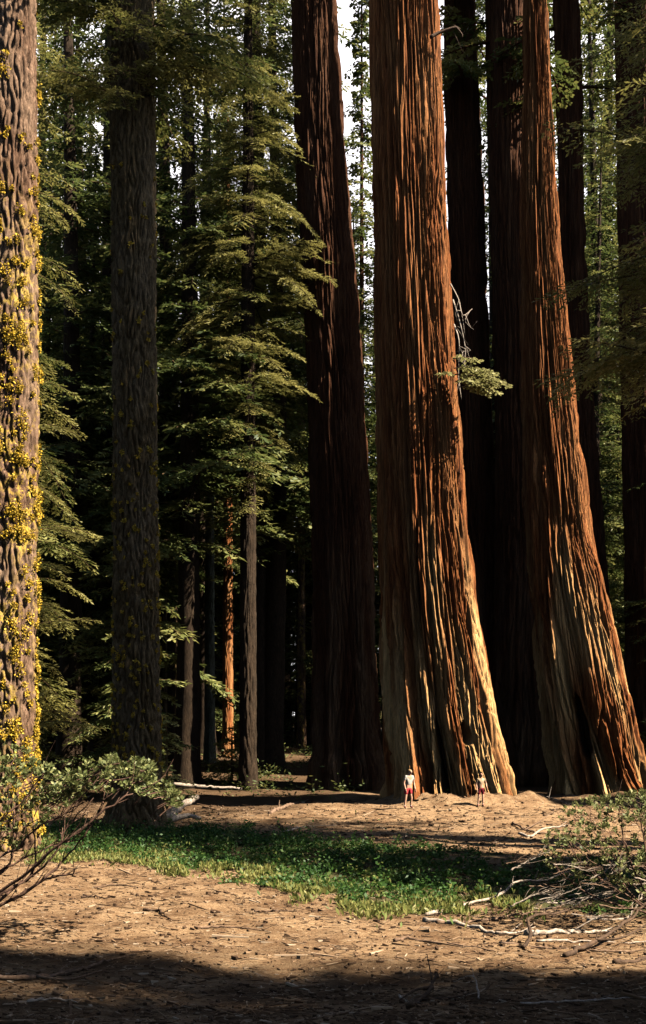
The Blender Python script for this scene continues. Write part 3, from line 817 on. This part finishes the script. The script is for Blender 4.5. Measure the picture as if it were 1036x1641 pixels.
bx = wx(-190, 18.3)
bush('broadleaf_shrub', 'broad leaved shrub with dark arching stems before the lichen trunk', [
    [(-190, 1500), (-60, 1495), (0, 1452), (60, 1418), (108, 1372), (140, 1330), (166, 1285)],
    [(-190, 1500), (-50, 1475), (5, 1432), (45, 1408), (80, 1380), (97, 1355), (108, 1325), (150, 1278)],
    [(-190, 1500), (-60, 1440), (0, 1396), (50, 1370), (100, 1350), (127, 1346)],
    [(-190, 1500), (-70, 1420), (0, 1374), (28, 1360), (55, 1330), (95, 1308), (135, 1285)],
    [(-190, 1500), (-80, 1430), (0, 1400), (20, 1370), (22, 1320), (18, 1280)],
    [(-190, 1500), (-40, 1470), (20, 1425), (52, 1400), (56, 1350), (50, 1300)],
    [(-190, 1500), (-20, 1460), (70, 1410), (100, 1404), (120, 1400)],
    [(-190, 1500), (-90, 1400), (-30, 1340), (30, 1290), (70, 1240)],
    [(-190, 1500), (-20, 1440), (90, 1360), (180, 1290), (240, 1260)],
], ([-140, 0, 60, 78, 95, 115, 140, 160, 200, 240, 268, 292], [1170, 1186, 1205, 1222, 1244, 1232, 1218, 1210, 1212, 1220, 1246, 1285], [1400, 1375, 1330, 1312, 1298, 1285, 1276, 1266, 1266, 1274, 1284, 1292]),
     17.3, 19.4, 640, .088, .027, 301, (bx, 18.3, float(ground(bx, 18.3))), tone=.5, sr=.028)
bx = wx(1060, 20)
bush('broadleaf_shrub', 'sun speckled open shrub over a tangle of dead twigs near the forked sequoia', [
    [(1060, 1470), (1010, 1430), (970, 1370), (940, 1300)], [(1060, 1470), (1020, 1400), (1000, 1340), (990, 1285)],
    [(1060, 1470), (1040, 1400), (1030, 1330), (1026, 1280)], [(1060, 1470), (980, 1420), (930, 1380), (905, 1330)],
    [(1060, 1470), (960, 1440), (900, 1400), (880, 1370)]],
     ([872, 905, 930, 960, 1000, 1036, 1110], [1345, 1292, 1282, 1276, 1270, 1264, 1260], [1385, 1400, 1412, 1420, 1430, 1440, 1450]),
     18.8, 21.2, 520, .078, .024, 311, (bx, 20, float(ground(bx, 20))), tone=.6, sr=.018, dens=lambda px, py: .35 + .65 * (px - 870) / 170)


# ------------------------------------------------------------------ fallen branches, each one a thing
def fallen(label, px_pts, r, mat, forks=(), raise_=0.0, seed=0, name='fallen_branch', cat='branch', d=None, group='fallen branches on the ground', taper=.35, twigs=3, wig=.35):
    random.seed(seed + 900); rng = np.random.default_rng(seed + 900)

    def world(pp):
        out = []
        for q in pp:
            a, b = q[0], q[1]; up = q[2] if len(q) > 2 else 0
            D = H * F / (b - HY) if d is None else d
            x = wx(a, D)
            if d is None:
                z = float(ground(x, D)) + r * .7 + up + raise_
            else:
                z = max(wz(b, D), float(ground(x, D)) + .02)
            out.append([x, D, z])
        return np.array(out)
    P = world(px_pts); org = P[0].copy(); org[2] = float(ground(org[0], org[1]))
    g = Geo(); n = 22
    p = curve_pts(P, n); p[1:-1] += rng.normal(0, r * wig, (n - 2, 3))
    tube(g, p - org, r * np.linspace(1, taper, n) * (1 + rng.normal(0, .08, n)), 7, .5, .12)
    for fk in forks:
        q = curve_pts(world(fk), 12); tube(g, q - org, r * .55 * np.linspace(1, .4, 12), 5, .5, .1)
    for k in range(twigs):
        i = random.randrange(5, n); b = p[i]; l = random.uniform(4, 11) * r + .1
        dv = unit(p[i] - p[i - 2]) * l + np.array([random.uniform(-.4, .4) * l, random.uniform(-.4, .4) * l, random.uniform(0, .5) * l])
        tube(g, curve_pts([b, b + dv * .5 + rng.normal(0, .02, 3), b + dv], 6) - org, r * .3 * np.linspace(1, .4, 6), 4, .5)
    o = g.build(name, M[mat], None, tuple(org))
    return tag(o, label, cat, group)


FB = [
    ('long pale forked branch bowing up at the near edge of the green hollow', [(683, 1468), (735, 1452), (795, 1446, .1), (830, 1436, .25), (885, 1434, .3), (915, 1420, .4)], .05, 'pale_wood', [[(795, 1446, .1), (803, 1448, .3)], [(858, 1435, .3), (863, 1437, .5)]]),
    ('whitened curved branch end dipping in the sunlit twig pile', [(680, 1478), (750, 1488), (800, 1500), (832, 1497)], .06, 'pale_wood', []),
    ('straight bleached log across the sunlit twig pile', [(842, 1502), (900, 1497), (985, 1489)], .07, 'pale_wood', []),
    ('crooked dark branch propped up out of the twig pile', [(838, 1525), (850, 1520, .15), (852, 1510, .35), (905, 1488, .3), (950, 1470, .3)], .045, 'dark_wood', []),
    ('long black branch sloping up from the shadow edge to the frame edge', [(905, 1540), (955, 1522, .1), (1005, 1505, .3), (1050, 1490, .6)], .055, 'dark_wood', [[(955, 1522, .1), (1000, 1520, .1), (1040, 1500, .2)]]),
    ('low dark branch lying in the lower corner of the twig pile', [(985, 1556), (1020, 1545), (1060, 1532)], .05, 'dark_wood', []),
    ('winding dark stick at the shadow edge in the middle of the clearing', [(632, 1512), (655, 1508), (690, 1513), (740, 1518), (792, 1530)], .04, 'brown_wood', []),
    ('pale upturned branch tip by the frame edge above the log', [(940, 1470), (1000, 1470), (1018, 1466, .15), (1030, 1462, .35)], .04, 'pale_wood', []),
    ('short pale stick inside the dark hollow below the bowed branch', [(815, 1452), (870, 1453), (900, 1454)], .035, 'pale_wood', []),
    ('brown branch running from the crooked one toward the shrub', [(700, 1484), (770, 1478), (850, 1468, .1), (900, 1462, .15)], .04, 'brown_wood', []),
    ('thin pale branch beside the bleached log', [(860, 1512), (930, 1508), (1010, 1512), (1050, 1510)], .03, 'pale_wood', []),
    ('slender brown branch under the bleached log', [(800, 1516), (880, 1522), (960, 1530), (1040, 1528)], .03, 'brown_wood', []),
    ('thick curving branch lying in the dark shade, topped by small twigs', [(-20, 1578), (60, 1574), (125, 1562), (180, 1544)], .055, 'brown_wood', [[(60, 1574), (110, 1578), (165, 1562)]]),
    ('thin branch alone in the shade under the thick curving one', [(45, 1610), (90, 1612), (125, 1616)], .028, 'pale_wood', []),
    ('dark sprawling root wood with a pale prong at the bottom edge', [(655, 1640), (675, 1618), (692, 1604, .1), (702, 1596, .25)], .05, 'dark_wood', [[(690, 1606, .1), (665, 1610, .1), (640, 1618)], [(675, 1618), (720, 1612), (752, 1600)]]),
    ('thin pale arching twig next to the dark root wood', [(768, 1606), (765, 1590, .08), (758, 1580, .13), (735, 1575, .05)], .018, 'pale_wood', []),
    ('pale straight stick along the bottom edge', [(835, 1622), (930, 1616), (1040, 1612)], .025, 'pale_wood', []),
    ('short leaning stick left of the dark root wood', [(640, 1600), (650, 1612), (658, 1622)], .02, 'pale_wood', []),
    ('short dark stick on the bare clearing below the shrub', [(130, 1438), (150, 1437), (172, 1441)], .035, 'dark_wood', []),
    ('dark stick lying alone in the middle of the bare clearing', [(408, 1464), (440, 1466), (470, 1469)], .035, 'brown_wood', []),
    ('long thin stick along the lower rim of the clearing', [(312, 1489), (360, 1488), (420, 1491)], .03, 'brown_wood', []),
    ('short stick with a knob in the clearing near the shade', [(230, 1462), (255, 1464), (268, 1472)], .04, 'dark_wood', []),
    ('slanting stick on the clearing beneath the yellow grass', [(150, 1420), (190, 1418), (240, 1424)], .025, 'brown_wood', []),
    ('dark branch on the sunlit mound closest to the forked sequoia', [(822, 1322), (842, 1332), (870, 1336), (918, 1334)], .055, 'brown_wood', [[(842, 1332), (868, 1320), (895, 1304)]]),
    ('white curved branch on the sunlit mound', [(832, 1336), (850, 1339), (872, 1330), (900, 1327), (914, 1322)], .06, 'pale_wood', []),
    ('pale broken branch leaning by the forked sequoia base', [(850, 1283), (880, 1290), (912, 1300)], .06, 'pale_wood', [[(880, 1290), (884, 1290, .5)]]),
    ('dark stick at the lower edge of the sunlit mound', [(770, 1352), (790, 1351), (815, 1346)], .05, 'dark_wood', []),
    ('pale stick where the mound meets the green hollow', [(455, 1332), (490, 1325), (540, 1326)], .04, 'pale_wood', []),
    ('dark stub standing out of the sunlit bank', [(446, 1322), (452, 1327), (458, 1332)], .07, 'dark_wood', []),
]
for k, (lab, pts, r, mat, forks) in enumerate(FB):
    fallen(lab, pts, r * .78, mat, forks, seed=k)
# the bare tangle under the open shrub
random.seed(61)
for k in range(34):
    px, py = random.uniform(800, 1025), random.uniform(1385, 1475); d = random.uniform(17.6, 21.5)
    l = random.uniform(30, 80); a = random.uniform(-.9, .5)
    pts = [(px, py), (px + l * .5 * math.cos(a), py + l * .35 * math.sin(a) + random.uniform(-8, 8)), (px + l * math.cos(a), py + l * .7 * math.sin(a))]
    fallen('bare twig in the dead tangle below the open shrub', pts, random.uniform(.009, .018), random.choice(['pale_wood', 'pale_wood', 'brown_wood']), (), seed=300 + k, d=d, group='bare twigs under the shrub', taper=.4, twigs=8)
fallen('slim sunlit log lying on the dark forest floor behind', [(278, 1257), (330, 1261), (388, 1264)], .11, 'pale_wood', (), seed=71, name='fallen_log', cat='log', d=58, group=None, taper=.7, twigs=0, wig=.08)
fallen('grey log on the bank between the furrowed fir and the mound', [(432, 1310), (455, 1303), (478, 1294)], .09, 'brown_wood', (), seed=72, name='fallen_log', cat='log', group=None, taper=.7, twigs=1)
fallen('broken pale stump wood leaning at the foot of the furrowed fir', [(268, 1322), (285, 1314, .35), (316, 1308, .5)], .26, 'pale_wood', [[(268, 1322), (300, 1320, .1), (322, 1318)]], seed=73, name='broken_stump', cat='stump', group=None, taper=.4, twigs=0, wig=.12)


# ------------------------------------------------------------------ people
def flatmat(name, c, rough=.8):
    m, nt, b = newmat(name, rough, .2)
    n = noise_node(nt, 60, mapping(nt, (1, 1, 1)), 3)
    r = ramp(nt, [(.3, tuple(q * .85 for q in c)), (.7, tuple(min(1, q * 1.1) for q in c))]); nt.links.new(n.outputs['Fac'], r.inputs['Fac'])
    nt.links.new(r.outputs['Color'], b.inputs['Base Color']); return m


M['skin'] = flatmat('skin', (.55, .30, .19), .55); M['white_cloth'] = flatmat('white_cloth', (.40, .36, .31)); M['red_cloth'] = flatmat('red_cloth', (.36, .03, .035))
M['tan_cloth'] = flatmat('tan_cloth', (.34, .24, .14)); M['dark_red_cloth'] = flatmat('dark_red_cloth', (.17, .015, .02)); M['blond'] = flatmat('blond_hair', (.28, .17, .07)); M['brown_hair'] = flatmat('brown_hair', (.07, .022, .014))
M['shoe'] = flatmat('shoe', (.20, .07, .05)); M['sock'] = flatmat('sock', (.78, .74, .70))


def skin_mesh(name, chains, mat, parent, sub=2, ico=()):
    """chains: list of [(point, radius), ...]; points shared by position are welded"""
    vs, rs, es, idx = [], [], [], {}
    def vid(p, r):
        k = tuple(round(c, 4) for c in p)
        if k not in idx: idx[k] = len(vs); vs.append(k); rs.append(r)
        return idx[k]
    for ch in chains:
        ids = [vid(p, r) for p, r in ch]
        es += [(a, b) for a, b in zip(ids, ids[1:]) if a != b]
    me = bpy.data.meshes.new(name + '_skeleton'); me.from_pydata(vs, es, []); me.update()
    o = bpy.data.objects.new(name + '_skeleton', me); COL.objects.link(o)
    md = o.modifiers.new('skin', 'SKIN'); md.use_smooth_shade = True
    lay = me.skin_vertices[0] if me.skin_vertices else None
    if lay is None:
        return None
    for i, r in enumerate(rs):
        rr = r if isinstance(r, tuple) else (r, r)
        lay.data[i].radius = rr
    lay.data[0].use_root = True
    ss = o.modifiers.new('ss', 'SUBSURF'); ss.levels = sub; ss.render_levels = sub
    dg = bpy.context.evaluated_depsgraph_get()
    ev = o.evaluated_get(dg); nm = bpy.data.meshes.new_from_object(ev)
    bpy.data.objects.remove(o)
    nm.name = name; nm.materials.clear(); nm.materials.append(mat)
    nm.polygons.foreach_set('use_smooth', np.full(len(nm.polygons), True))
    r = bpy.data.objects.new(name, nm); COL.objects.link(r); r.parent = parent
    return r


def lerp(a, b, t): return tuple(a[i] + (b[i] - a[i]) * t for i in range(3))


def person(label, loc, rotz, h, J, shirt, shorts, hair_m, long_hair=False, group=None):
    """J: joint dict in metres for a 1.75 m body facing -y; x is the body's own left (+x)"""
    t = empty('person', loc, label, 'person'); t.rotation_euler = (0, 0, rotz); s = h / 1.75; t.scale = (s, s, s)
    pel, ch, nk, hd = J['pelvis'], J['chest'], J['neck'], J['head']
    ch_b = []
    up = np.array(hd) - np.array(nk); up = up / np.linalg.norm(up); fw = np.array(J.get('face', (0, -1, 0)), float)
    top = tuple(np.array(hd) + up * .10)
    ch_b.append([(pel, (.15, .11)), (lerp(pel, ch, .5), (.13, .10)), (ch, (.16, .11)), (nk, (.058, .058)), (lerp(nk, hd, .45), (.060, .065)), (hd, (.082, .10)), (top, (.062, .075))])
    nose = tuple(np.array(hd) + fw * .105 - up * .015)
    ch_b.append([(hd, (.082, .10)), (nose, .016)])
    for sd in ('l', 'r'):
        sh, el, wr = J['sh_' + sd], J['el_' + sd], J['wr_' + sd]
        fwd = unit(np.array(wr) - np.array(el)); palm = tuple(np.array(wr) + fwd * .07)
        ch_b.append([(ch, (.16, .11)), (sh, .058), (lerp(sh, el, .5), .046), (el, .037), (lerp(el, wr, .4), .036), (wr, .025), (palm, (.036, .02))])
        side = np.array([0, 1.0, 0]) if abs(fwd[1]) < .8 else np.array([1.0, 0, 0])
        side = unit(side - fwd * np.dot(side, fwd)); cur = np.array([0.0, -.25, 0.0])
        for q, ln in ((-.03, .075), (-.01, .09), (.01, .085), (.03, .065)):
            b0 = np.array(palm) + side * q + fwd * .03; m1 = b0 + fwd * ln * .55; e1 = m1 + unit(fwd + cur) * ln * .45
            ch_b.append([(palm, (.036, .02)), (tuple(b0), .0095), (tuple(m1), .009), (tuple(e1), .0075)])
        th0 = np.array(wr) + fwd * .03 - side * .032
        ch_b.append([(wr, .025), (tuple(th0), .012), (tuple(th0 + fwd * .045 - side * .018), .009)])
        hip, kn, an, toe = J['hip_' + sd], J['kn_' + sd], J['an_' + sd], J['toe_' + sd]
        ch_b.append([(pel, (.15, .11)), (hip, .088), (lerp(hip, kn, .5), .072), (kn, .055), (lerp(kn, an, .35), .054), (an, .036), (toe, (.038, .026))])
    body = skin_mesh('body', ch_b, M['skin'], t)
    sc = [[(lerp(pel, ch, .12), (.158, .118)), (lerp(pel, ch, .5), (.145, .115)), (ch, (.172, .125)), (lerp(ch, nk, .7), (.075, .07))]]
    for sd in ('l', 'r'):
        sc.append([(ch, (.172, .125)), (J['sh_' + sd], .07), (lerp(J['sh_' + sd], J['el_' + sd], .62), .058)])
    skin_mesh('shirt', sc, M[shirt], t)
    sc = [[(lerp(pel, ch, .2), (.155, .118)), (pel, (.165, .125))]]
    for sd in ('l', 'r'):
        sc.append([(pel, (.165, .125)), (J['hip_' + sd], .102), (lerp(J['hip_' + sd], J['kn_' + sd], .7), .085)])
    skin_mesh('shorts', sc, M[shorts], t)
    for sd in ('l', 'r'):
        an, toe = J['an_' + sd], J['toe_' + sd]
        skin_mesh('shoe', [[(lerp(an, toe, -.12), .045), (lerp(an, toe, .5), .047), (toe, .042)]], M['shoe'], t, 1)
        skin_mesh('sock', [[(lerp(J['kn_' + sd], an, .78), .047), (an, .045)]], M['sock'], t, 1)
    bk = np.array(hd) - fw * .03
    hc = [[(tuple(bk + up * .10), (.06, .07)), (tuple(bk + up * .05), (.088, .10)), (tuple(bk - fw * .03 - up * (.02)), (.085, .085))]]
    if long_hair: hc[0].append((tuple(bk - fw * .05 - up * .14), (.07, .05)))
    skin_mesh('hair', hc, M[hair_m], t)
    # eyes and mouth set into the face
    g = Geo(); sdv = np.cross(up, fw)
    for q in (-1, 1):
        c = np.array(hd) + fw * .088 + sdv * q * .032 + up * .02
        tube(g, [c, c + fw * .012], .011, 6)
    tube(g, [np.array(hd) + fw * .084 - up * .055 - sdv * .022, np.array(hd) + fw * .088 - up * .058, np.array(hd) + fw * .084 - up * .055 + sdv * .022], .006, 6)
    g.build('face_features', M['dark_wood'], t)
    return t


JL = dict(pelvis=(0, .02, .92), chest=(0, -.05, 1.30), neck=(0, -.08, 1.48), head=(.0, -.12, 1.61), face=(0, -.97, -.25),
          sh_l=(.19, -.05, 1.40), el_l=(.26, -.06, 1.12), wr_l=(.24, -.16, .88), sh_r=(-.19, -.05, 1.40), el_r=(-.27, -.02, 1.12), wr_r=(-.25, -.10, .87),
          hip_l=(.10, .02, .86), kn_l=(.12, -.06, .49), an_l=(.13, .02, .09), toe_l=(.15, -.14, .035), hip_r=(-.10, .02, .86), kn_r=(-.14, .02, .48), an_r=(-.17, .08, .09), toe_r=(-.19, -.08, .035))
x = wx(655, 46.6); person('person in white shirt and red shorts by the mound edge of the big trunk', (x, 46.6, float(ground(x, 46.6))), math.radians(35), 1.66, JL, 'white_cloth', 'red_cloth', 'blond')
JR = dict(pelvis=(0, .0, .92), chest=(.01, -.01, 1.31), neck=(.01, -.02, 1.49), head=(.01, -.04, 1.62), face=(.1, -.99, .02),
          sh_l=(.18, -.01, 1.41), el_l=(.30, .02, 1.18), wr_l=(.26, -.14, 1.02), sh_r=(-.18, -.01, 1.41), el_r=(-.25, .0, 1.13), wr_r=(-.24, -.08, .88),
          hip_l=(.09, .0, .86), kn_l=(.10, -.05, .48), an_l=(.10, .02, .09), toe_l=(.13, -.13, .035), hip_r=(-.09, .0, .86), kn_r=(-.12, .0, .48), an_r=(-.14, .05, .09), toe_r=(-.17, -.10, .035))
x = wx(771, 47.0); person('shorter dark haired person in tan shirt and dark red shorts against the trunk', (x, 47.0, float(ground(x, 47.0))), math.radians(15), 1.42, JR, 'tan_cloth', 'dark_red_cloth', 'brown_hair', True)

# ------------------------------------------------------------------ light, sky, camera
S = Vector((.64, -.21, .75)).normalized()          # towards the sun
elev = math.asin(S.z); az = math.atan2(S.x, S.y)
sun = bpy.data.lights.new('sun', 'SUN'); sun.energy = 5.0; sun.angle = math.radians(.5); sun.color = (1.0, .90, .75)
so = bpy.data.objects.new('sun', sun); COL.objects.link(so); so.rotation_euler = S.to_track_quat('Z', 'Y').to_euler(); so.location = (60, -20, 80)
w = bpy.data.worlds.new('World'); SC.world = w; w.use_nodes = True; nt = w.node_tree
sky = nt.nodes.new('ShaderNodeTexSky'); sky.sky_type = 'NISHITA'; sky.sun_disc = False
sky.sun_elevation = elev; sky.sun_rotation = az; sky.dust_density = 1.5; sky.ozone_density = 1.0; sky.altitude = 1500
tc = nt.nodes.new('ShaderNodeTexCoord'); sp = nt.nodes.new('ShaderNodeSeparateXYZ'); nt.links.new(tc.outputs['Generated'], sp.inputs[0])
mr = nt.nodes.new('ShaderNodeMapRange'); mr.interpolation_type = 'SMOOTHSTEP'
nt.links.new(sp.outputs['Y'], mr.inputs['Value']); mr.inputs['From Min'].default_value = .55; mr.inputs['From Max'].default_value = .85
cn = noise_node(nt, 2.2, tc.outputs['Generated'], 5, .6); cr = ramp(nt, [(.30, (.35, .35, .35)), (.55, (1, 1, 1))]); nt.links.new(cn.outputs['Fac'], cr.inputs['Fac'])
mm = nt.nodes.new('ShaderNodeMath'); mm.operation = 'MULTIPLY'; nt.links.new(mr.outputs[0], mm.inputs[0]); nt.links.new(cr.outputs['Color'], mm.inputs[1])
wc = mix(nt, mm.outputs[0], sky.outputs[0], (11.5, 11.0, 11.3))      # bright white added to the northern sky so its gaps show white
nt.links.new(wc, nt.nodes['Background'].inputs[0]); nt.nodes['Background'].inputs[1].default_value = .05

cam = bpy.data.cameras.new('camera'); co = bpy.data.objects.new('camera', cam); COL.objects.link(co)
co.location = (0, 0, H); co.rotation_euler = (math.radians(90), 0, 0)
cam.sensor_fit = 'VERTICAL'; cam.sensor_height = 36; cam.lens = F / 1641 * 36
cam.shift_y = (HY - 820.5) / 1641; cam.clip_end = 3000
SC.camera = co
SC.view_settings.view_transform = 'Standard'; SC.view_settings.look = 'None'; SC.view_settings.exposure = 1.9; SC.view_settings.gamma = 1
SC.cycles.max_bounces = 5; SC.cycles.diffuse_bounces = 0; SC.cycles.transmission_bounces = 3
